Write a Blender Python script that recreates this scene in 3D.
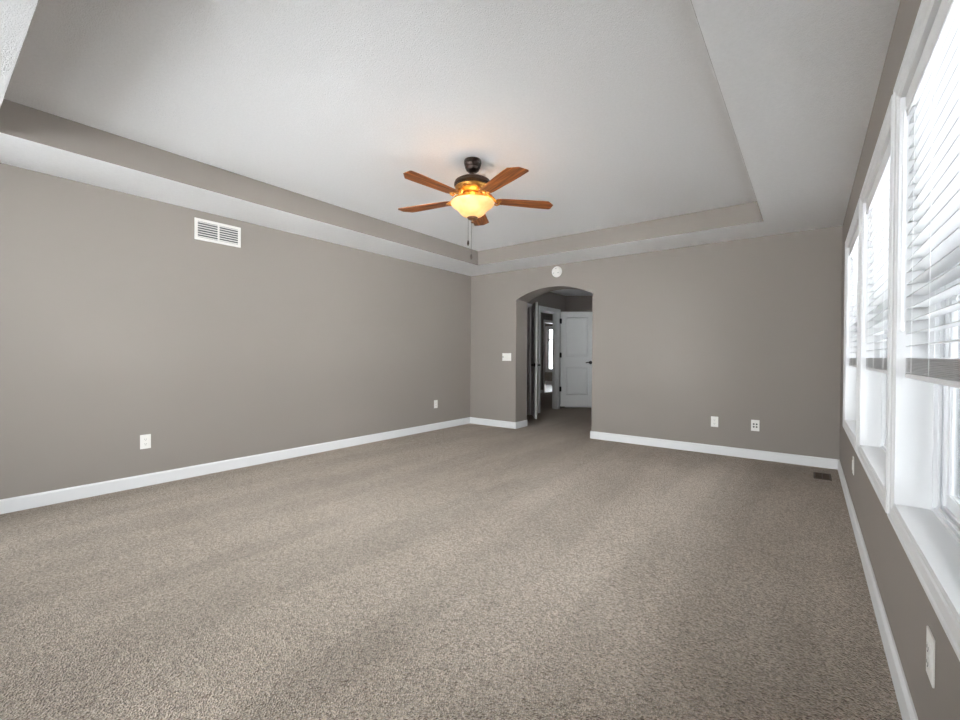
import bpy, bmesh, math, random
from mathutils import Vector, Matrix
random.seed(7)
for _o in list(bpy.data.objects): bpy.data.objects.remove(_o)
C = bpy.context.scene.collection
S = bpy.context.scene
R = math.radians

# ------------------------------------------------------------------ camera
W, H, HT = 4.727, 2.44, 2.649            # room width, soffit height, tray height
D = 5.93                                  # room depth (near wall at y = -D)
cam = bpy.data.cameras.new('camera'); co = bpy.data.objects.new('camera', cam); C.objects.link(co)
cam.sensor_width = 36; cam.lens = 431.56 * 36 / 960; cam.clip_start = .02; cam.clip_end = 300
yw, pt, rl = R(37.28), R(.545), R(.306)
F = Vector((-math.sin(yw)*math.cos(pt), math.cos(yw)*math.cos(pt), -math.sin(pt)))
Rt = Vector((math.cos(yw), math.sin(yw), 0)); Up = Rt.cross(F)
R2 = Rt*math.cos(rl) + Up*math.sin(rl); U2 = Up*math.cos(rl) - Rt*math.sin(rl)
m = Matrix((R2, U2, -F)).transposed().to_4x4(); m.translation = (4.4706, -5.615, 1.119)
co.matrix_world = m
S.camera = co

# ------------------------------------------------------------------ daylight, exposure
SKY, GLOW = 9.6, 9.0                        # overcast sky; the brighter, sunward side lies behind the camera (-y)
w = bpy.data.worlds.new('overcast'); S.world = w; w.use_nodes = True
_n, _l = w.node_tree.nodes, w.node_tree.links
bg = _n['Background']; bg.inputs[0].default_value = (.93, .965, 1, 1)
_tc = _n.new('ShaderNodeTexCoord'); _sx = _n.new('ShaderNodeSeparateXYZ'); _mr = _n.new('ShaderNodeMapRange'); _mr.interpolation_type = 'SMOOTHSTEP'
_mr.inputs['From Min'].default_value = -.45; _mr.inputs['From Max'].default_value = -.95
_mr.inputs['To Min'].default_value = SKY; _mr.inputs['To Max'].default_value = GLOW
_l.new(_tc.outputs['Generated'], _sx.inputs[0]); _l.new(_sx.outputs['Y'], _mr.inputs['Value']); _l.new(_mr.outputs[0], bg.inputs[1])
_sun = bpy.data.lights.new('sun', 'SUN'); _sun.energy = 46; _sun.angle = R(6); _sun.color = (1, .99, .985)   # sun over the roof: lights the snow behind the camera, the yard beside the windows lies in the house's shade
_so = bpy.data.objects.new('sun', _sun); C.objects.link(_so)
_so.rotation_euler = Vector((.72, .10, -.69)).to_track_quat('-Z', 'Y').to_euler()
S.view_settings.view_transform = 'Standard'; S.view_settings.look = 'None'
S.view_settings.exposure = 0.24; S.view_settings.gamma = 1; S.view_settings.use_curve_mapping = False
S.cycles.max_bounces = 14; S.cycles.diffuse_bounces = 8; S.cycles.transparent_max_bounces = 24
S.cycles.caustics_reflective = False; S.cycles.caustics_refractive = False

WINS = [(-1.996, -.84), (-3.316, -2.16), (-4.636, -3.48)]     # openings (y0, y1), far to near
WZ0, WZ1 = .594, 2.046

def portal(name, loc, rot, sx, sy):       # guides sky light through a window; gives off nothing itself
    l = bpy.data.lights.new(name, 'AREA'); l.shape = 'RECTANGLE'; l.size = sx; l.size_y = sy
    l.cycles.is_portal = True
    o = bpy.data.objects.new(name, l); C.objects.link(o); o.location = loc; o.rotation_euler = rot
for y0, y1 in WINS:
    portal('daylight_portal', (W+.2, (y0+y1)/2, (WZ0+WZ1)/2), (0, R(90), 0), WZ1-WZ0, y1-y0)
NW = (.15, 3.85, .04, 2.38)                  # window added in the wall behind the camera to light the room
portal('daylight_portal', ((NW[0]+NW[1])/2, -D-.2, (NW[2]+NW[3])/2), (R(90), 0, 0), NW[1]-NW[0], NW[3]-NW[2])

# ------------------------------------------------------------------ materials
def lin(c):
    return tuple(((v/255+.055)/1.055)**2.4 if v/255 > .04045 else v/255/12.92 for v in c)
def mat(name, rgb, rough=.6, metal=0, spec=.5, bump=None, var=None):
    """bump=(scale, strength, distance); var=(scale, amount)"""
    M = bpy.data.materials.new(name); M.use_nodes = True; n = M.node_tree.nodes; L = M.node_tree.links
    b = n['Principled BSDF']; c = lin(rgb)
    b.inputs['Base Color'].default_value = (*c, 1); b.inputs['Roughness'].default_value = rough
    b.inputs['Metallic'].default_value = metal; b.inputs['Specular IOR Level'].default_value = spec
    tc = n.new('ShaderNodeTexCoord')
    if var:
        t = n.new('ShaderNodeTexNoise'); t.inputs['Scale'].default_value = var[0]; t.inputs['Detail'].default_value = 4
        L.new(tc.outputs['Object'], t.inputs['Vector'])
        r = n.new('ShaderNodeValToRGB'); r.color_ramp.elements[0].position = .3; r.color_ramp.elements[1].position = .7
        r.color_ramp.elements[0].color = (*[v*(1-var[1]) for v in c], 1); r.color_ramp.elements[1].color = (*[min(1, v*(1+var[1])) for v in c], 1)
        L.new(t.outputs['Fac'], r.inputs['Fac']); L.new(r.outputs['Color'], b.inputs['Base Color'])
    if bump:
        t = n.new('ShaderNodeTexNoise'); t.inputs['Scale'].default_value = bump[0]; t.inputs['Detail'].default_value = 3
        L.new(tc.outputs['Object'], t.inputs['Vector'])
        k = n.new('ShaderNodeBump'); k.inputs['Strength'].default_value = bump[1]; k.inputs['Distance'].default_value = bump[2]
        L.new(t.outputs['Fac'], k.inputs['Height']); L.new(k.outputs['Normal'], b.inputs['Normal'])
    return M

M_wall = mat('taupe_wall_paint', (146, 138, 131), .75, spec=.3, bump=(160, .12, .002), var=(1.3, .012))
M_ceil = mat('textured_ceiling_paint', (240, 240, 240), .9, spec=.2, bump=(190, .8, .005), var=(60, .02))
M_trim = mat('white_trim_paint', (228, 228, 228), .38, var=(8, .01))
M_door = mat('white_door_paint', (243, 242, 240), .42, var=(5, .01))
M_vinyl = mat('white_window_vinyl', (226, 227, 228), .35, var=(6, .008))
M_slat = mat('white_slat', (238, 238, 238), .4, var=(4, .01))
def translucent(M, f):
    n, L = M.node_tree.nodes, M.node_tree.links
    t = n.new('ShaderNodeBsdfTranslucent'); t.inputs[0].default_value = (.85, .86, .87, 1); x = n.new('ShaderNodeMixShader'); x.inputs[0].default_value = f
    L.new(n['Principled BSDF'].outputs[0], x.inputs[1]); L.new(t.outputs[0], x.inputs[2]); L.new(x.outputs[0], n['Material Output'].inputs[0])
M_thin = mat('white_thin_slat', (208, 208, 208), .4, var=(4, .01)); translucent(M_thin, .06)
M_plate = mat('white_plastic_plate', (236, 233, 228), .35, var=(20, .01))
M_dark = mat('dark_slot', (22, 20, 19), .6, var=(50, .1))
M_hole = mat('dark_duct', (96, 98, 97), .8, var=(20, .1))
M_black = mat('black_metal_hardware', (16, 15, 14), .35, metal=.6, var=(40, .2))
M_bronze = mat('oil_rubbed_bronze', (52, 38, 30), .36, metal=.55, var=(22, .25))
M_brass = mat('aged_gold_bronze', (176, 126, 58), .35, metal=.7, var=(30, .35), bump=(60, .25, .003))
M_finial = mat('brown_bronze', (112, 74, 44), .4, metal=.5, var=(30, .3))
M_chain = mat('grey_chain', (110, 105, 98), .4, metal=.6, var=(200, .3))
M_reg = mat('brown_register_metal', (74, 58, 44), .5, metal=.3, var=(30, .2))
M_white2 = mat('pale_vinyl_floor', (226, 224, 220), .4, var=(3, .02))
M_siding = mat('pale_siding', (225, 226, 228), .7, var=(2, .03))
M_shingle = mat('grey_shingle', (150, 150, 154), .9, var=(5, .2))
M_hglass = mat('grey_house_glass', (120, 128, 138), .1, var=(1, .1))
M_deck = mat('added_deck_grey', (108, 107, 106), .8, var=(4, .15))
M_snow = mat('snow', (240, 242, 245), .9, var=(.5, .02), bump=(2, .4, .1))

def glass_pane():
    M = bpy.data.materials.new('window_glass'); M.use_nodes = True; n = M.node_tree.nodes; L = M.node_tree.links
    n.remove(n['Principled BSDF']); out = n['Material Output']
    t = n.new('ShaderNodeBsdfTransparent'); t.inputs[0].default_value = (.97, .98, .98, 1)
    g = n.new('ShaderNodeBsdfGlossy'); g.inputs['Roughness'].default_value = .01
    f = n.new('ShaderNodeFresnel'); f.inputs[0].default_value = 1.35
    x = n.new('ShaderNodeMixShader'); L.new(f.outputs[0], x.inputs[0]); L.new(t.outputs[0], x.inputs[1]); L.new(g.outputs[0], x.inputs[2])
    L.new(x.outputs[0], out.inputs[0]); return M
M_glass = glass_pane()

def carpet():
    M = bpy.data.materials.new('beige_carpet'); M.use_nodes = True; n = M.node_tree.nodes; L = M.node_tree.links
    b = n['Principled BSDF']; b.inputs['Roughness'].default_value = 1; b.inputs['Specular IOR Level'].default_value = .05
    b.inputs['Sheen Weight'].default_value = .6; b.inputs['Sheen Roughness'].default_value = .4; b.inputs['Sheen Tint'].default_value = (1, .91, .82, 1)
    tc = n.new('ShaderNodeTexCoord')
    def noise(scale, det=3, st=None, rough=.5):
        t = n.new('ShaderNodeTexNoise'); t.inputs['Scale'].default_value = scale; t.inputs['Detail'].default_value = det; t.inputs['Roughness'].default_value = rough
        if st:
            mp = n.new('ShaderNodeMapping'); mp.inputs['Scale'].default_value = st[:3]; mp.inputs['Location'].default_value = st[3:6] if len(st) > 3 else (0, 0, 0)
            L.new(tc.outputs['Object'], mp.inputs[0]); L.new(mp.outputs[0], t.inputs['Vector'])
        else: L.new(tc.outputs['Object'], t.inputs['Vector'])
        return t.outputs['Fac']
    def ramp(fac, p0, p1, c0, c1):
        r = n.new('ShaderNodeValToRGB'); e = r.color_ramp.elements
        e[0].position = p0; e[1].position = p1; e[0].color = (*c0, 1); e[1].color = (*c1, 1); L.new(fac, r.inputs[0]); return r.outputs[0]
    def mul(a, c):
        x = n.new('ShaderNodeMix'); x.data_type = 'RGBA'; x.blend_type = 'MULTIPLY'; x.inputs['Factor'].default_value = 1
        L.new(a, x.inputs['A']); L.new(c, x.inputs['B']); return x.outputs['Result']
    def vor(scale):
        v = n.new('ShaderNodeTexVoronoi'); v.inputs['Scale'].default_value = scale; L.new(tc.outputs['Object'], v.inputs['Vector']); return v
    v1 = vor(170); sp = n.new('ShaderNodeSeparateColor'); L.new(v1.outputs['Color'], sp.inputs[0]); tuft = sp.outputs[0]     # every yarn end its own tone
    col = ramp(tuft, .05, .95, lin((102, 89, 76)), lin((196, 182, 166)))
    clump = ramp(noise(75, 4, None, .7), .36, .64, (.84, .83, .82), (1.08, 1.08, 1.08)); col = mul(col, clump)
    lay = ramp(noise(1, 2, (2.9, .32, 1, .4, .2, 0)), .44, .56, (.88, .875, .87), (1.05, 1.05, 1.05)); col = mul(col, lay)   # pile lay left by the vacuum
    blot = ramp(noise(1.5, 4, (1, .8, 1, 3, 1, 0), .6), .36, .56, (.89, .875, .86), (1.02, 1.02, 1.02)); col = mul(col, blot)  # foot-worn patches
    # ragged patch of brushed pile; also paints the floor's light gradient into the colour
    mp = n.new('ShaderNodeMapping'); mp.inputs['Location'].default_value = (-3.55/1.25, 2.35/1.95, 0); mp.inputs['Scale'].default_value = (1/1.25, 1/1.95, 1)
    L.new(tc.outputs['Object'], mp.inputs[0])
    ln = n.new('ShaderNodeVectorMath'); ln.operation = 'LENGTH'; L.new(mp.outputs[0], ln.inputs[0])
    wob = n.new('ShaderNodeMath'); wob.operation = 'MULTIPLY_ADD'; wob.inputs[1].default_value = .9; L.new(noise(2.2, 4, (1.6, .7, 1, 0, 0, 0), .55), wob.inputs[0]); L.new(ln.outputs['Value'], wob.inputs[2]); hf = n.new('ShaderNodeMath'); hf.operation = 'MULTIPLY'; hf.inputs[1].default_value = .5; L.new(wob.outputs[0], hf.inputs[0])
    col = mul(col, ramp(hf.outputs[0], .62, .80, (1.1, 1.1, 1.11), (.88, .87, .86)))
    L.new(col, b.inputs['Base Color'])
    add = n.new('ShaderNodeMath'); add.operation = 'ADD'; L.new(v1.outputs['Distance'], add.inputs[0]); L.new(noise(60, 3), add.inputs[1])
    k = n.new('ShaderNodeBump'); k.inputs['Strength'].default_value = .85; k.inputs['Distance'].default_value = .012
    L.new(add.outputs[0], k.inputs['Height']); L.new(k.outputs[0], b.inputs['Normal'])
    return M
M_carpet = carpet()

def blade_wood():
    M = bpy.data.materials.new('walnut_blade'); M.use_nodes = True; n = M.node_tree.nodes; L = M.node_tree.links
    b = n['Principled BSDF']; b.inputs['Roughness'].default_value = .45
    tc = n.new('ShaderNodeTexCoord'); mp = n.new('ShaderNodeMapping'); mp.inputs['Scale'].default_value = (2.2, 34, 4)
    t = n.new('ShaderNodeTexNoise'); t.inputs['Scale'].default_value = 1.6; t.inputs['Detail'].default_value = 5
    L.new(tc.outputs['Object'], mp.inputs[0]); L.new(mp.outputs[0], t.inputs['Vector'])
    r = n.new('ShaderNodeValToRGB'); e = r.color_ramp.elements; e[0].position = .35; e[1].position = .66
    e[0].color = (*lin((98, 50, 20)), 1); e[1].color = (*lin((186, 108, 48)), 1)
    L.new(t.outputs['Fac'], r.inputs[0]); L.new(r.outputs[0], b.inputs['Base Color']); return M
M_wood = blade_wood()

def lamp_glass():
    M = bpy.data.materials.new('amber_alabaster_glass'); M.use_nodes = True; n = M.node_tree.nodes; L = M.node_tree.links
    b = n['Principled BSDF']; b.inputs['Roughness'].default_value = .35
    tc = n.new('ShaderNodeTexCoord'); t = n.new('ShaderNodeTexNoise'); t.inputs['Scale'].default_value = 9; t.inputs['Detail'].default_value = 4
    L.new(tc.outputs['Object'], t.inputs['Vector'])
    r = n.new('ShaderNodeValToRGB'); e = r.color_ramp.elements; e[0].position = .3; e[1].position = .7
    e[0].color = (*lin((236, 196, 122)), 1); e[1].color = (*lin((250, 226, 170)), 1); L.new(t.outputs['Fac'], r.inputs[0])
    L.new(r.outputs[0], b.inputs['Base Color'])
    b.inputs['Emission Color'].default_value = (1, .76, .40, 1); b.inputs['Emission Strength'].default_value = .2
    tr = n.new('ShaderNodeBsdfTranslucent'); L.new(r.outputs[0], tr.inputs[0])
    x = n.new('ShaderNodeMixShader'); x.inputs[0].default_value = .24
    L.new(b.outputs[0], x.inputs[1]); L.new(tr.outputs[0], x.inputs[2]); L.new(x.outputs[0], n['Material Output'].inputs[0]); return M
M_bowl = lamp_glass()

def emissive(name, c, s):
    M = bpy.data.materials.new(name); M.use_nodes = True; b = M.node_tree.nodes['Principled BSDF']
    b.inputs['Emission Color'].default_value = (*c, 1); b.inputs['Emission Strength'].default_value = s; return M
M_bulb = emissive('lit_bulb', (1, .72, .34), 8)

# ------------------------------------------------------------------ mesh helpers
class MB:
    def __init__(s): s.bm = bmesh.new(); s.mi = 0
    def face(s, vs):
        try: f = s.bm.faces.new(vs); f.material_index = s.mi; return f
        except ValueError: return None
    def box(s, x0, x1, y0, y1, z0, z1, bev=0):
        t = bmesh.new(); bmesh.ops.create_cube(t, size=1)
        for v in t.verts: v.co = Vector(((x0+x1)/2 + v.co.x*(x1-x0), (y0+y1)/2 + v.co.y*(y1-y0), (z0+z1)/2 + v.co.z*(z1-z0)))
        if bev: bmesh.ops.bevel(t, geom=t.edges[:], offset=bev, segments=2, profile=.6, affect='EDGES')
        s.add(t); return s
    def add(s, t, M=None):
        if M is not None: t.transform(M)
        mp = {v: s.bm.verts.new(v.co) for v in t.verts}
        for f in t.faces: s.face([mp[v] for v in f.verts])
        t.free(); return s
    def prism(s, pts, axis, a, b):
        """polygon pts (2D) extruded along axis from a to b"""
        def P(p, t):
            return {0: (t, p[0], p[1]), 1: (p[0], t, p[1]), 2: (p[0], p[1], t)}[axis]
        A = [s.bm.verts.new(P(p, a)) for p in pts]; B = [s.bm.verts.new(P(p, b)) for p in pts]
        s.face(A[::-1]); s.face(B); k = len(pts)
        for i in range(k): s.face([A[i], A[(i+1) % k], B[(i+1) % k], B[i]])
        return s
    def lathe(s, prof, n=40, c=(0, 0, 0), axis='z', cap=True):
        rings = []
        for r, h in prof:
            ring = []
            for i in range(n):
                a = 2*math.pi*i/n; x, y = r*math.cos(a), r*math.sin(a)
                p = {'z': (x, y, h), 'y': (x, h, y), 'x': (h, x, y)}[axis]
                ring.append(s.bm.verts.new(Vector(p)+Vector(c)))
            rings.append(ring)
        for q in range(len(rings)-1):
            for i in range(n): s.face([rings[q][i], rings[q][(i+1) % n], rings[q+1][(i+1) % n], rings[q+1][i]])
        if cap: s.face(rings[0][::-1]); s.face(rings[-1])
        return s
    def tube(s, pts, r, n=8):
        pts = [Vector(p) for p in pts]; rings = []
        rr = r if isinstance(r, (list, tuple)) else [r]*len(pts)
        for i, p in enumerate(pts):
            d = (pts[min(i+1, len(pts)-1)] - pts[max(i-1, 0)]).normalized()
            u = d.orthogonal().normalized() if i == 0 else (u - d*u.dot(d)).normalized()
            v = d.cross(u)
            rings.append([s.bm.verts.new(p + (u*math.cos(2*math.pi*k/n) + v*math.sin(2*math.pi*k/n))*rr[i]) for k in range(n)])
        for q in range(len(rings)-1):
            for k in range(n): s.face([rings[q][k], rings[q][(k+1) % n], rings[q+1][(k+1) % n], rings[q+1][k]])
        s.face(rings[0][::-1]); s.face(rings[-1]); return s
    def build(s, name, mats, parent=None, loc=(0, 0, 0), rz=0, smooth=False, kind=None):
        bmesh.ops.recalc_face_normals(s.bm, faces=s.bm.faces[:])
        me = bpy.data.meshes.new(name); s.bm.to_mesh(me); s.bm.free()
        for mm in (mats if isinstance(mats, (list, tuple)) else [mats]): me.materials.append(mm)
        if smooth:
            me.polygons.foreach_set('use_smooth', [True]*len(me.polygons)); me.set_sharp_from_angle(angle=R(35))
        o = bpy.data.objects.new(name, me); C.objects.link(o); o.location = loc; o.rotation_euler = (0, 0, rz)
        if parent: o.parent = parent
        if kind: o['kind'] = kind
        return o
def tag(o, label, cat, group=None):
    o['label'] = label; o['category'] = cat
    if group: o['group'] = group
    return o
def empty(name, loc, label=None, cat=None, group=None, rz=0):
    o = bpy.data.objects.new(name, None); C.objects.link(o); o.location = loc; o.rotation_euler = (0, 0, rz); o.empty_display_size = .1
    if label: tag(o, label, cat, group)
    return o
def struct(name, mb, mats, parent=None, **k):
    return mb.build(name, mats, parent, kind='structure' if parent is None else None, **k)

# ------------------------------------------------------------------ room shell
T = .17                                    # outer wall thickness
AL, AR, AS, AP = .889, 2.119, 1.98, 2.13   # arch: left, right, spring height, apex
BT = .335                                  # depth of the arched wall

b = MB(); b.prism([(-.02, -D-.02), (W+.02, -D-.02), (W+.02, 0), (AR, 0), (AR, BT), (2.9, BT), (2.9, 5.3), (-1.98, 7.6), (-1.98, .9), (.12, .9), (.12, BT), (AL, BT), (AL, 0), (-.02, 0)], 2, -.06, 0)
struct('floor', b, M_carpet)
b = MB(); b.box(-5.6, -1.98, 4.6, 9.8, -.06, 0); struct('floor_2', b, M_white2)

# tray ceiling: soffit ring, painted tray faces, raised panel
TX0, TX1, TY0, TY1 = .607, 4.111, -5.325, -.601
b = MB()
b.box(-.02, TX0, -D-.02, .02, H, HT+.06); b.box(TX1, W+.02, -D-.02, .02, H, HT+.06)
b.box(TX0, TX1, TY1, .02, H, HT+.06); b.box(TX0, TX1, -D-.02, TY0, H, HT+.06)
b.box(TX0-.02, TX1+.02, TY0-.02, TY1+.02, HT, HT+.06)
struct('ceiling', b, M_ceil)
b = MB(); e = .0015; zz = (H+.0015, HT)
b.box(TX0, TX0+e, TY0, TY1, *zz); b.box(TX1-e, TX1, TY0, TY1, *zz); b.box(TX0+e, TX1-e, TY1-e, TY1, *zz); b.box(TX0+e, TX1-e, TY0, TY0+e, *zz)
struct('wall_tray', b, M_wall)

b = MB(); b.box(-T, 0, -D-T, BT, -.05, HT+.06); struct('wall_left', b, M_wall)
# back wall with a segmental arch
b = MB()
arc = []
hw = (AR-AL)/2; rise = AP-AS; rad = (hw*hw+rise*rise)/(2*rise); cxm = (AL+AR)/2; czm = AP-rad; a0 = math.asin(hw/rad)
for i in range(25):
    a = -a0 + 2*a0*i/24; arc.append((cxm+rad*math.sin(a), czm+rad*math.cos(a)))
b.box(0, AL, 0, BT, -.05, HT+.06); b.box(AR, W, 0, BT, -.05, HT+.06)
top = HT+.06
fr = [[b.bm.verts.new((x, y, z)) for x, z in arc] for y in (0, BT)]
tp = [[b.bm.verts.new((x, y, top)) for x, z in arc] for y in (0, BT)]
for i in range(24):
    b.face([fr[0][i], fr[0][i+1], tp[0][i+1], tp[0][i]]); b.face([fr[1][i], tp[1][i], tp[1][i+1], fr[1][i+1]])
    b.face([fr[0][i], fr[1][i], fr[1][i+1], fr[0][i+1]]); b.face([tp[0][i], tp[0][i+1], tp[1][i+1], tp[1][i]])
struct('wall_back', b, M_wall)
# right wall with three window openings
J = .012
b = MB()
b.box(W, W+T, -D-T, BT, -.05, WZ0-J); b.box(W, W+T, -D-T, BT, WZ1+J, HT+.06)
ys = [-D-T] + [v for y0, y1 in sorted(WINS) for v in (y0-J, y1+J)] + [BT]
for i in range(0, len(ys), 2): b.box(W, W+T, ys[i], ys[i+1], WZ0-J, WZ1+J)
struct('wall_right', b, M_wall)
b = MB(); x0, x1, z0, z1 = NW
b.box(0, W, -D-T, -D, -.05, z0); b.box(0, W, -D-T, -D, z1, HT+.06); b.box(0, x0, -D-T, -D, z0, z1); b.box(x1, W, -D-T, -D, z0, z1)
struct('wall_near', b, M_wall)

# baseboards
def bb(b, p, q, n, h=.1, t=.014):
    """baseboard from p to q (xy), n = unit normal into the room"""
    p, q, n = Vector((*p, 0)), Vector((*q, 0)), Vector((*n, 0))
    prof = [(0, 0), (t, 0), (t, h-.012), (t*.55, h-.003), (t*.4, h), (0, h)]
    A = [b.bm.verts.new(p + n*u + Vector((0, 0, v))) for u, v in prof]; B = [b.bm.verts.new(q + n*u + Vector((0, 0, v))) for u, v in prof]
    b.face(A[::-1]); b.face(B)
    for i in range(len(prof)): b.face([A[i], A[(i+1) % 6], B[(i+1) % 6], B[i]])
b = MB(); bb(b, (0, -D), (0, 0), (1, 0)); struct('baseboard_left', b, M_trim)
b = MB(); bb(b, (0.014, 0), (AL+.014, 0), (0, -1)); bb(b, (AL, 0), (AL, BT), (1, 0)); struct('baseboard_back', b, M_trim)
b = MB(); bb(b, (AR-.014, 0), (W-.014, 0), (0, -1)); bb(b, (AR, 0), (AR, BT), (-1, 0)); struct('baseboard_back.001', b, M_trim)
b = MB(); bb(b, (W, -D), (W, 0), (-1, 0)); struct('baseboard_right', b, M_trim)
b = MB(); bb(b, (0, -D), (W, -D), (0, 1)); struct('baseboard_near', b, M_trim)

# ------------------------------------------------------------------ windows in the right wall
CW = .06
PROF = [(0, 0), (0, .006), (.004, .008), (.012, .008), (.016, .0115), (.044, .0135), (.048, .018), (.057, .018), (CW, .016), (CW, 0)]
def casing(b, y0, y1, z0, z1, xw, sgn=-1, three=False):
    rings = []
    for u, t in PROF:
        rings.append([b.bm.verts.new((xw+sgn*t, y, z)) for y, z in ((y0-u, z0-u), (y1+u, z0-u), (y1+u, z1+u), (y0-u, z1+u))])
    for q in range(len(rings)-1):
        for k in range(4): b.face([rings[q][k], rings[q][(k+1) % 4], rings[q+1][(k+1) % 4], rings[q+1][k]])
    for k in range(4): b.face([rings[-1][k], rings[-1][(k+1) % 4], rings[0][(k+1) % 4], rings[0][k]])
def ringbox(b, x0, x1, y0, y1, z0, z1, wv, wb=None, wt=None):
    wb = wb or wv; wt = wt or wv
    b.box(x0, x1, y0, y0+wv, z0, z1); b.box(x0, x1, y1-wv, y1, z0, z1)
    b.box(x0, x1, y0+wv, y1-wv, z0, z0+wb); b.box(x0, x1, y0+wv, y1-wv, z1-wt, z1)
for i, (y0, y1) in enumerate(WINS):
    root = empty('window_%d' % (i+1), (W, (y0+y1)/2, WZ0)); root['kind'] = 'structure'
    off = Vector(root.location)
    def part(nm, b, mt, par=root, **k):
        b.bm.transform(Matrix.Translation(-off)); o = b.build(nm, mt, par, **k); return o
    b = MB(); casing(b, y0-.004, y1+.004, WZ0-.004, WZ1+.004, W); part('casing', b, M_trim)
    b = MB(); ringbox(b, W-.006, W+.092, y0-J, y1+J, WZ0-J, WZ1+J, J); part('jamb', b, M_trim)
    b = MB()                                                            # vinyl frame, stepped
    ringbox(b, W+.088, W+T, y0-.006, y1+.006, WZ0-.006, WZ1+.006, .018)
    ringbox(b, W+.098, W+.104, y0+.012, y1-.012, WZ0+.012, WZ1-.012, .008)
    ringbox(b, W+.110, W+.118, y0+.012, y1-.012, WZ0+.012, WZ1-.012, .014)
    part('window_frame', b, M_vinyl)
    zm = 1.33
    for nm, xa, za, zb, bot in (('lower_sash', W+.118, WZ0+.014, zm+.02, .055), ('upper_sash', W+.146, zm-.02, WZ1-.014, .04)):
        b = MB(); ringbox(b, xa, xa+.026, y0+.014, y1-.014, za, zb, .042, bot, .04)
        ringbox(b, xa+.006, xa+.020, y0+.05, y1-.05, za+bot-.006, zb-.034, .008)
        s = part('sash', b, M_vinyl)
        b = MB(); b.box(xa+.011, xa+.015, y0+.054, y1-.054, za+bot, zb-.04); part('pane', b, M_glass, s)
# added window behind the camera, fill light for the room
x0, x1, z0, z1 = NW
root = empty('window_4', ((x0+x1)/2, -D, z0)); root['kind'] = 'structure'; off = Vector(root.location)
b = MB()
for (a0_, a1_) in ((x0, (x0+x1)/2), ((x0+x1)/2, x1)):
    b.box(a0_, a0_+.05, -D-T, -D+.01, z0, z1); b.box(a1_-.05, a1_, -D-T, -D+.01, z0, z1); b.box(a0_, a1_, -D-T, -D+.01, z0, z0+.05); b.box(a0_, a1_, -D-T, -D+.01, z1-.05, z1)
b.bm.transform(Matrix.Translation(-off)); b.build('window_frame', M_vinyl, root)
for (a0_, a1_) in ((x0, (x0+x1)/2), ((x0+x1)/2, x1)):
    b = MB(); b.box(a0_+.05, a1_-.05, -D-.1, -D-.095, z0+.05, z1-.05); b.bm.transform(Matrix.Translation(-off)); b.build('pane', M_glass, root)

# ------------------------------------------------------------------ hall beyond the arch
b = MB()
b.box(.12, .24, BT, .74, -.05, 2.5); b.box(.12, .24, 1.49, 1.90, -.05, 2.5); b.box(.12, .24, .74, 1.49, 2.05, 2.5)
b.box(.12, .24, 1.90, 2.68, 2.05, 2.5); b.box(.12, .24, 2.68, 3.02, -.05, 2.5)
struct('wall_hall_left', b, M_wall)
dv = Vector((.796, .606, 0)); nv = Vector((-.606, .796, 0)); p0 = Vector((.24, 3.02, 0)); p1 = p0 + dv*3.4
b = MB(); b.prism([tuple(v[:2]) for v in (p0, p1, p1+nv*.1, p0+nv*.1-dv*.1)], 2, -.05, 2.5); struct('wall_hall_end', b, M_wall)
HY0, HY1, HZ0, HZ1 = 1.75, 2.15, .9, 1.75
b = MB(); b.box(2.6, 2.7, BT, HY0, -.05, 2.5); b.box(2.6, 2.7, HY1, 5.0, -.05, 2.5); b.box(2.6, 2.7, HY0, HY1, -.05, HZ0); b.box(2.6, 2.7, HY0, HY1, HZ1, 2.5)
struct('wall_hall_right', b, M_wall)
portal('daylight_portal', (2.74, (HY0+HY1)/2, (HZ0+HZ1)/2), (0, R(90), 0), HZ1-HZ0, HY1-HY0)
root = empty('window_6', (2.65, (HY0+HY1)/2, HZ0)); root['kind'] = 'structure'; off = Vector(root.location)  # unseen window added to brighten the hall door
b = MB(); ringbox(b, 2.59, 2.71, HY0, HY1, HZ0, HZ1, .04)
b.bm.transform(Matrix.Translation(-off)); b.build('window_frame', M_vinyl, root)
b = MB(); b.box(2.65, 2.655, HY0+.04, HY1-.04, HZ0+.04, HZ1-.04); b.bm.transform(Matrix.Translation(-off)); b.build('pane', M_glass, root)
b = MB(); b.box(-1.95, 2.9, BT, 7.7, H, H+.08); b.box(-5.7, -1.95, 4.4, 9.9, H, H+.08); struct('ceiling_2', b, M_ceil)
b = MB(); bb(b, p0[:2], p1[:2], (-nv.x, -nv.y)); struct('baseboard_hall', b, M_trim)
# rooms further on, seen through the second doorway
X2 = -1.95; DY0, DY1, DZ = 6.06, 6.98, 2.17
b = MB(); b.box(X2-.12, X2, .8, DY0, -.05, 2.5); b.box(X2-.12, X2, DY1, 7.7, -.05, 2.5); b.box(X2-.12, X2, DY0, DY1, DZ, 2.5)
struct('wall_far_left', b, M_wall)
b = MB(); b.box(X2, .14, 7.5, 7.6, -.05, 2.5); struct('wall_far_end', b, M_wall)
b = MB(); b.box(X2, .12, .8, .9, -.05, 2.5); b.box(.02, .12, .9, BT+.4, -.05, 2.5); b.box(.02, .12, 3.1, 7.5, -.05, 2.5); struct('wall_far_near', b, M_wall)
FX0, FX1, FZ0, FZ1 = -3.78, -2.75, .58, 2.22
b = MB(); b.box(-5.6, FX0, 9.65, 9.8, -.05, 2.5); b.box(FX1, X2, 9.65, 9.8, -.05, 2.5); b.box(FX0, FX1, 9.65, 9.8, -.05, FZ0); b.box(FX0, FX1, 9.65, 9.8, FZ1, 2.5)
b.box(-5.7, -5.6, 4.5, 9.8, -.05, 2.5); b.box(-5.6, X2-.12, 4.5, 4.6, -.05, 2.5); b.box(X2-.12, X2, 7.7, 9.65, -.05, 2.5)
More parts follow.
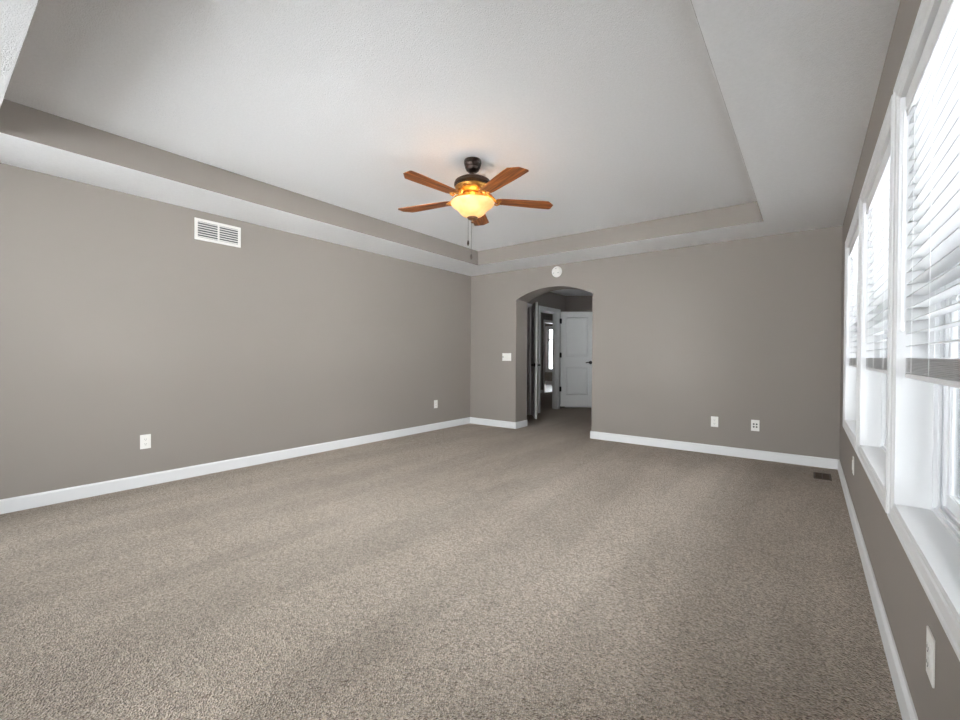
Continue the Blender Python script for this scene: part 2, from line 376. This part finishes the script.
struct('wall_far_room', b, M_wall)
portal('daylight_portal', ((FX0+FX1)/2, 9.85, (FZ0+FZ1)/2), (R(-90), 0, 0), FX1-FX0, FZ1-FZ0)
root = empty('window_5', ((FX0+FX1)/2, 9.65, FZ0)); root['kind'] = 'structure'; off = Vector(root.location)
b = MB()
b.box(FX0-.09, FX0, 9.632, 9.66, FZ0-.09, FZ1+.09); b.box(FX1, FX1+.09, 9.632, 9.66, FZ0-.09, FZ1+.09); b.box(FX0, FX1, 9.632, 9.66, FZ0-.09, FZ0); b.box(FX0, FX1, 9.632, 9.66, FZ1, FZ1+.09)
b.box(FX0, FX0+.05, 9.67, 9.75, FZ0, FZ1); b.box(FX1-.05, FX1, 9.67, 9.75, FZ0, FZ1); b.box(FX0, FX1, 9.67, 9.75, FZ0, FZ0+.05); b.box(FX0, FX1, 9.67, 9.75, FZ1-.05, FZ1); b.box(FX0, FX1, 9.67, 9.75, 1.74, 1.80)
b.bm.transform(Matrix.Translation(-off)); b.build('window_frame', M_vinyl, root)
b = MB(); b.box(FX0+.05, FX1-.05, 9.70, 9.705, FZ0+.05, FZ1-.05); b.bm.transform(Matrix.Translation(-off)); b.build('pane', M_glass, root)
b = MB(); bb(b, (-5.6, 9.65), (X2-.12, 9.65), (0, -1), h=.13); struct('baseboard_far', b, M_trim)
b = MB(); bb(b, (X2, .9), (X2, DY0-.08), (1, 0)); struct('baseboard_far.001', b, M_trim)
# door casings: trim_1 around the hall doorway, trim_2 around the far doorway
def door_trim(name, x, xi, y0, y1, z, cw=.065):
    b = MB()
    for xa, xb in ((x, x+.016), (xi-.016, xi)):
        b.box(xa, xb, y0-cw, y0, 0, z+cw); b.box(xa, xb, y1, y1+cw, 0, z+cw); b.box(xa, xb, y0, y1, z, z+cw)
    b.box(xi-.002, x+.002, y0, y0+.016, 0, z); b.box(xi-.002, x+.002, y1-.016, y1, 0, z); b.box(xi-.002, x+.002, y0, y1, z-.016, z)
    b.box((x+xi)/2-.01, (x+xi)/2+.01, y1-.028, y1-.016, 0, z-.016); b.box((x+xi)/2-.01, (x+xi)/2+.01, y0+.016, y0+.028, 0, z-.016)
    return struct(name, b, M_trim)
door_trim('trim_1', .24, .12, 1.90, 2.68, 2.05)
door_trim('trim_2', X2, X2-.12, DY0, DY1, DZ)
door_trim('trim_3', .24, .12, .74, 1.49, 2.05)

def panel_face(b, x0, x1, z0, z1, yf, s):
    """raised-and-fielded moulding ring on a leaf face at y = yf (s = +1/-1 outward)"""
    steps = [(-.012, .006), (-.008, .011), (.002, .010), (.014, -.002), (.030, -.002), (.052, .005), (.056, .005)]
    rings = [[b.bm.verts.new((x, yf+s*d, z)) for x, z in ((x0+u, z0+u), (x1-u, z0+u), (x1-u, z1-u), (x0+u, z1-u))] for u, d in steps]
    for q in range(len(rings)-1):
        for k in range(4): b.face([rings[q][k], rings[q][(k+1) % 4], rings[q+1][(k+1) % 4], rings[q+1][k]])
    b.face(rings[-1])
def door_leaf(name, hinge, ang, w, h, z0, label, hx=True):
    """leaf in local frame: hinge at x = 0, width along +x, thickness y 0..0.035 (y = 0 faces the viewer)"""
    r = empty(name, (hinge[0], hinge[1], z0), rz=ang); r['kind'] = 'structure'
    t = .035; st = .115; rail = .115; lock0, lock1 = .83, 1.06; br = .24
    b = MB()
    b.box(0, st, 0, t, 0, h); b.box(w-st, w, 0, t, 0, h)
    b.box(st, w-st, 0, t, 0, br); b.box(st, w-st, 0, t, lock0, lock1); b.box(st, w-st, 0, t, h-rail, h)
    for za, zb in ((br, lock0), (lock1, h-rail)):
        b.box(st, w-st, .008, t-.008, za, zb)
        panel_face(b, st, w-st, za, zb, .0, -1) if False else None
    b.build('leaf', M_door, r)
    for za, zb in ((br, lock0), (lock1, h-rail)):
        b = MB(); panel_face(b, st, w-st, za, zb, .006, -1); panel_face(b, st, w-st, za, zb, t-.006, 1); b.build('panel', M_door, r)
    if hx:
        for z in (.37, 1.09, h-.2):
            b = MB(); b.lathe([(.010, -.055), (.010, .055)], 12, (-.006, -.006, z)); b.box(-.024, 0, -.006, -.003, z-.05, z+.05); b.box(0, .02, -.004, .001, z-.05, z+.05)
            b.build('hinge', M_black, r)
    zl = .935
    for s in (-1, 1):
        yf = 0 if s < 0 else t
        b = MB(); b.lathe([(.036, 0), (.036, s*.009), (.030, s*.014), (.013, s*.016), (.013, s*.055)], 20, (w-.065, yf, zl), 'y')
        b.tube([(w-.065, yf+s*.048, zl), (w-.10, yf+s*.05, zl+.003), (w-.14, yf+s*.05, zl+.003), (w-.178, yf+s*.047, zl-.004)], [.014, .0125, .011, .010], 10)
        b.build('lever_handle', M_black, r, smooth=True)
    return r
ang = math.atan2(.606, .796)
door_leaf('door_1', (.289, 2.70), ang, .70, 2.01, .055, '')
# leaf standing ajar just inside the arch
fa, ha = Vector((.700, .925)), Vector((.272, 1.492))
dd = fa-ha; angA = math.atan2(dd.y, dd.x)
door_leaf('door_2', tuple(ha), angA, dd.length, 2.03, .03, '', hx=False)

# ------------------------------------------------------------------ outside
b = MB(); b.prism([(-6.5, 2.78), (W+.6, 2.78), (W+.6, 2.95), (1.2, 6.6), (-6.5, 2.95)], 1, -D-.6, 10.2); struct('roof', b, M_shingle)  # unseen roof, shaped to shade the yard beside the windows
b = MB(); b.box(W+T+.02, W+6, -8.7, -6.15, -.65, 3.0); struct('wall_added_blocker', b, M_siding)   # unseen wing added to keep bright sky off the window jambs
b = MB()
for i in range(32): b.box(-4, 9, -6.14-.145*(i+1)+.006, -6.14-.145*i, -.12, -.09)
b.box(-4, 9, -10.8, -6.2, -.64, -.13); struct('floor_added_deck', b, M_deck)  # unseen dark deck added to cut snow bounce onto the near ceiling
b = MB(); b.box(-40, 60, -50, 70, -.75, -.65); struct('ground', b, M_snow)

# ------------------------------------------------------------------ ceiling fan
FX, FY = 2.362, -2.953
fan = empty('ceiling_fan', (FX, FY, HT), 'five-blade ceiling fan with wooden blades and a lit amber glass bowl', 'ceiling fan')
z = -HT
b = MB(); b.lathe([(.066, 0), (.068, -.006), (.068, -.024), (.064, -.028), (.066, -.034), (.062, -.046), (.058, -.052), (.060, -.058), (.050, -.074), (.050, -.078), (.034, -.092), (.020, -.098)], 40); b.build('canopy', M_bronze, fan, smooth=True)
b = MB(); b.lathe([(.011, -.09), (.011, -.142)], 16); b.lathe([(.018, -.128), (.022, -.136), (.024, -.15)], 20); b.build('downrod', M_bronze, fan, smooth=True)
b = MB(); b.lathe([(.03, -.140), (.075, -.143), (.115, -.152), (.138, -.166), (.145, -.182), (.145, -.196), (.138, -.202), (.140, -.206), (.132, -.212)], 48); mh = b.build('motor_housing', M_bronze, fan, smooth=True)
b = MB(); b.lathe([(.134, -.208), (.138, -.216), (.134, -.228), (.128, -.234), (.130, -.240), (.118, -.254), (.100, -.263), (.085, -.266)], 48)
for i in range(20):                         # pierced-look ribs round the lower housing
    a = 2*math.pi*i/20; t = bmesh.new(); bmesh.ops.create_uvsphere(t, u_segments=8, v_segments=6, radius=.008)
    b.add(t, Matrix.Rotation(a, 4, 'Z') @ Matrix.Translation((.130, 0, -.236)) @ Matrix.Diagonal((.7, 1.2, 1.6, 1)))
b.build('vent_ring', M_brass, fan, smooth=True)
b = MB(); b.lathe([(.085, -.264), (.088, -.276), (.078, -.288), (.074, -.300), (.07, -.322)], 40); b.build('switch_housing', M_brass, fan, smooth=True)
b = MB(); b.lathe([(.07, -.306), (.078, -.308), (.078, -.314), (.07, -.316)], 44); b.build('light_fitter', M_brass, fan, smooth=True)
zr = -.330                                  # bowl rim
outer = [(.166, .004), (.171, -.002), (.169, -.012), (.158, -.026), (.138, -.040), (.120, -.053), (.108, -.068), (.095, -.085), (.076, -.100), (.052, -.111), (.03, -.115)]
inner = [(max(r-.004, .026), h+.004 if k else 0) for k, (r, h) in enumerate(outer)][::-1]
b = MB(); b.lathe([(r, zr+h) for r, h in outer] + [(r, zr+h) for r, h in inner], 56, cap=False); b.build('glass_bowl', M_bowl, fan, smooth=True)
b = MB(); b.lathe([(.006, zr-.108), (.034, zr-.110), (.042, zr-.116), (.038, zr-.126), (.022, zr-.134), (.010, zr-.138), (.009, zr-.150), (.012, zr-.154), (.004, zr-.160)], 28); b.build('finial', M_finial, fan, smooth=True)
for i in range(3):                          # bulbs inside the bowl
    a = R(-50+120*i); t = bmesh.new(); bmesh.ops.create_uvsphere(t, u_segments=14, v_segments=10, radius=.022)
    b = MB(); b.add(t, Matrix.Translation((.092*math.cos(a), .092*math.sin(a), zr-.002))); b.build('bulb', M_bulb, fan, smooth=True)
    l = bpy.data.lights.new('bulb_light', 'POINT'); l.energy = 2.4; l.color = (1, .64, .25); l.shadow_soft_size = .028
    lo = bpy.data.objects.new('bulb_light', l); C.objects.link(lo); lo.parent = fan; lo.location = (.092*math.cos(a), .092*math.sin(a), zr-.002)
# blades
ZB = -.305
for k in range(5):
    a = R(48.5+72*k)
    iron = MB()
    iron.box(.095, .15, -.014, .014, -.262-.004, -.256)
    iron.tube([(.12, 0, -.258), (.15, .0, -.268), (.175, 0, ZB+.004), (.2, 0, ZB-.006)], [.012, .011, .010, .009], 10)
    for s in (-1, 1):                       # scrolled arms reaching under the blade root
        iron.tube([(.135, s*.004, -.262), (.155, s*.026, -.284), (.178, s*.040, ZB-.010), (.205, s*.036, ZB-.012-s*.007), (.222, s*.020, ZB-.010-s*.004), (.212, s*.008, ZB-.010)], [.007, .007, .0065, .006, .006, .005], 8)
    io = iron.build('blade_iron', M_brass, fan, rz=a, smooth=True)
    io.location = (0, 0, 0)
    # outline: leading edge +y; the trailing tip corner is clipped
    pts = [(.185, -.036), (.20, -.048), (.23, -.056), (.56, -.070), (.605, -.071), (.662, -.012), (.664, .060), (.652, .072), (.56, .071), (.23, .056), (.20, .048), (.185, .036)]
    bl = MB(); bl.prism(pts, 2, -.003, .003)
    bmesh.ops.bevel(bl.bm, geom=[e for e in bl.bm.edges if abs(e.verts[0].co.z-e.verts[1].co.z) < 1e-5], offset=.0015, segments=1, affect='EDGES')
    bo = bl.build('blade', M_wood, fan)
    bo.location = (0, 0, ZB); bo.rotation_euler = (R(-3), 0, a); bo.rotation_mode = 'XYZ'
# pull chains
for (ox, oy, z0_, z1_) in ((-.8*.033, -.6*.033, zr-.120, -.625), (-.8*.008, -.6*.008, zr-.150, -.735)):
    b = MB(); b.tube([(ox, oy, z0_), (ox, oy, z1_)], .0016, 6)
    ch = b.build('pull_chain', M_chain, fan)
    b = MB(); b.lathe([(.003, z1_+.002), (.007, z1_-.008), (.0085, z1_-.024), (.006, z1_-.036), (.002, z1_-.040)], 14, (ox, oy, 0)); b.build('fob', M_bronze, ch, smooth=True)

# ------------------------------------------------------------------ blinds
def blind(y0, y1, label):
    ya, yb = y0+.006, y1-.006; xc = W+.042; L2 = (yb-ya)/2
    r = empty('window_blind', (xc, (ya+yb)/2, WZ1), label, 'blind', 'slatted blinds on the right wall')
    b = MB(); b.box(-.024, .026, -L2, L2, -.042, -.002); b.build('headrail', M_slat, r)
    b = MB(); b.box(-.034, -.027, -L2-.003, L2+.003, -.072, -.002, .002); b.build('valance', M_slat, r)
    def slat(z, tilt=0):
        b = MB(); n = 6
        top = []; bot = []
        for i in range(n+1):
            u = -.025+.05*i/n; zc = .0028*(1-(u/.025)**2)
            top.append((u, zc+.0013)); bot.append((u, zc-.0013))
        b.prism(top+bot[::-1], 1, -L2, L2)
        o = b.build('slat', M_thin, r, smooth=True); return o, z, tilt
    first, _, _ = slat(0)
    zs = []; zz = -.100
    while zz > -.925: zs.append((zz, R(-5))); zz -= .0435
    for i in range(11): zs.append((-.976+.0046*i, R(2)))
    for i, (zq, tl) in enumerate(zs):
        o = first if i == 0 else first.copy()
        if i: C.objects.link(o); o.parent = r
        o.location = (0, 0, zq); o.rotation_euler = (0, tl, 0)
    b = MB(); b.box(-.026, .026, -L2, L2, -.996, -.980, .003); b.build('bottom_rail', M_slat, r)
    for yl in (-L2+.12, -L2*.33, L2*.33, L2-.12):
        b = MB()
        for x in (-.027, .027): b.tube([(x, yl, -.04), (x, yl, -.98)], .0009, 5)
        b.build('ladder_cord', M_slat, r)
    b = MB(); b.tube([(-.040, L2-.035, -.072), (-.040, L2-.035, -.80)], .005, 8); b.lathe([(.005, -.80), (.0068, -.805), (.0068, -.83), (.004, -.835)], 10, (-.040, L2-.035, 0))
    b.tube([(-.030, L2-.035, -.05), (-.040, L2-.035, -.062), (-.040, L2-.035, -.075)], .003, 6)
    b.build('tilt_wand', M_slat, r)
    return r
LB = ['half-lowered white slatted blind in the window farthest down the right wall', 'half-lowered white slatted blind in the middle one of the three windows', 'half-lowered white slatted blind in the window above the low right-wall outlet']
for (y0, y1), l in zip(WINS, LB): blind(y0, y1, l)

# ------------------------------------------------------------------ vents, plates, detector
v = empty('wall_vent', (0, -3.855, 2.27), 'white return-air grille high on the left wall under the ceiling', 'air vent')
vw, vh = .200, .0975
b = MB(); fo = .024
for (y0, y1, z0, z1) in ((-vw, -vw+fo, -vh, vh), (vw-fo, vw, -vh, vh), (-vw+fo, vw-fo, -vh, -vh+fo), (-vw+fo, vw-fo, vh-fo, vh)): b.box(0, .010, y0, y1, z0, z1)
b.box(0, .012, -.007, .007, -vh+fo, vh-fo); b.build('frame', M_plate, v)
b = MB(); b.box(.0005, .002, -vw+.01, vw-.01, -vh+.01, vh-.01); b.build('backing', M_hole, v)
for sgn in (-1, 1):
    b = MB()
    for i in range(7):
        zc = -vh+fo+.008+i*(2*(vh-fo)-.016)/6; ya, yb = sorted((sgn*.007, sgn*(vw-fo)))
        b.prism([(.002, zc+.004), (.008, zc-.005), (.009, zc-.004), (.003, zc+.005)], 1, ya, yb)
    b.build('louvers', M_plate, v)

def faceplate(name, loc, rz, w, h, label, cat, group=None):
    """local frame: wall plane y = 0, room towards -y"""
    r = empty(name, loc, label, cat, group, rz)
    b = MB(); b.box(-w/2, w/2, -.0045, 0, -h/2, h/2, .002); b.build('plate', M_plate, r); return r
def duplex(name, loc, rz, label, group=None, slots=True):
    r = faceplate(name, loc, rz, .075, .12, label, 'outlet', group)
    for s in (-1, 1):
        pts = [(.017*math.cos(t), .0145*math.sin(t)+s*.0195) for t in [2*math.pi*i/20 for i in range(20)]]
        b = MB(); b.prism(pts, 1, -.0075, -.005); so = b.build('socket', M_plate, r)
        b = MB(); zc = s*.0195
        b.box(-.0075, -.0055, -.0080, -.0072, zc-.003, zc+.006); b.box(.0055, .0075, -.0080, -.0072, zc-.003, zc+.005); b.lathe([(.0024, -.0080), (.0024, -.0072)], 10, (0, 0, zc-.0085), 'y')
        b.build('slots', M_dark, so)
    b = MB(); b.lathe([(.003, -.0072), (.003, -.006)], 10, (0, 0, 0), 'y'); b.build('screw', M_plate, r)
    return r
duplex('wall_outlet', (0, -4.424, .377), R(-90)+math.pi, 'white outlet on the left wall below and left of the air grille')
duplex('wall_outlet', (0, -.84, .388), R(-90)+math.pi, 'white outlet low on the left wall close to the room corner')
duplex('wall_outlet', (3.613, 0, .373), 0, 'white outlet on the back wall, the nearer of two to the arch')
duplex('wall_outlet', (W, -4.052, .362), R(-90), 'white outlet under the nearest window on the right wall')
r = faceplate('wall_plate', (W, -1.676, .374), R(-90), .075, .12, 'white plate low on the right wall under the two farther windows', 'wall plate')
b = MB(); b.box(-.016, .016, -.0085, -.005, -.033, .033, .001); b.build('insert', M_plate, r)
r = faceplate('jack_plate', (4.011, 0, .369), 0, .078, .122, 'white plate with four dark jacks on the back wall near the floor register', 'wall plate')
for s in (-1, 1):
    for q in (-1, 1):
        b = MB(); b.lathe([(.0085, -.0105), (.0085, -.006)], 14, (s*.0135, 0, q*.0155), 'y'); jo = b.build('jack', M_dark, r)
r = faceplate('switch_plate', (.722, 0, 1.104), 0, .165, .12, 'white three-gang switch plate on the back wall left of the arch', 'light switch')
for i, dx in enumerate((-.046, 0, .046)):
    b = MB(); b.prism([(-.0055, -.033), (-.0095, -.033), (-.0068, .0), (-.0095, .033), (-.0055, .033)], 0, dx-.0165, dx+.0165); b.build('rocker', M_plate, r)
b = MB(); b.box(-.071, -.063, -.010, -.006, -.012, .012); b.build('slide', M_dark, r)

sd = empty('smoke_detector', (1.58, 0, 2.334), 'round white smoke detector on the wall above the arch', 'smoke detector')
b = MB(); b.lathe([(.078, 0), (.078, -.010), (.074, -.016)], 40, (0, 0, 0), 'y'); b.build('base_plate', M_plate, sd, smooth=True)
b = MB(); b.lathe([(.070, -.014), (.068, -.030), (.060, -.036), (.03, -.038)], 40, (0, 0, 0), 'y'); b.build('cover', M_plate, sd, smooth=True)
for i in range(3):
    b = MB(); a = R(90+120*i); b.box(.042*math.cos(a)-.008, .042*math.cos(a)+.008, -.0395, -.0365, .042*math.sin(a)-.003, .042*math.sin(a)+.003); b.build('vent_slot', M_hole, sd)

fr_ = empty('floor_register', (4.585, -.428, 0), 'brown metal register in the carpet by the far right corner', 'floor vent')
b = MB(); w_, l_ = .066, .126
b.box(-w_, -w_+.014, -l_, l_, 0, .005); b.box(w_-.014, w_, -l_, l_, 0, .005); b.box(-w_+.014, w_-.014, -l_, -l_+.014, 0, .005); b.box(-w_+.014, w_-.014, l_-.014, l_, 0, .005)
b.build('frame', M_reg, fr_)
b = MB(); b.box(-w_+.012, w_-.012, -l_+.012, l_-.012, .0002, .001); b.build('duct_opening', M_dark, fr_)
b = MB()
for i in range(13):
    yy = -l_+.022+i*(2*l_-.044)/12; b.box(-w_+.014, w_-.014, yy-.003, yy+.003, .001, .0042)
b.box(-.003, .003, -l_+.014, l_-.014, .0035, .0048)
b.build('louvers', M_reg, fr_)

# ------------------------------------------------------------------ house next door, seen through the glass
hs = empty('neighbor_house', (12, 21, -.65), 'pale sided house outside beyond the slatted blinds', 'house', rz=R(-38))
b = MB(); b.box(-5, 5, -3, 5, 0, 5.2); b.build('walls', M_siding, hs)
b = MB(); b.prism([(-5.4, 5.2), (5.4, 5.2), (0, 8.0)], 1, -3.4, 5.4); b.build('roof', M_shingle, hs)
for x, z in ((-3.9, 1.2), (-2.2, 1.2), (0, 1.2), (2.6, 1.2), (-3.9, 3.6), (-2.2, 3.6), (0, 3.6), (2.6, 3.6)):
    b = MB(); b.box(x-.5, x+.5, -3.06, -2.98, z-.65, z+.75); wo = b.build('window', M_vinyl, hs)
    b = MB(); b.box(x-.42, x+.42, -3.09, -3.05, z-.57, z+.67); b.build('pane', M_hglass, wo)
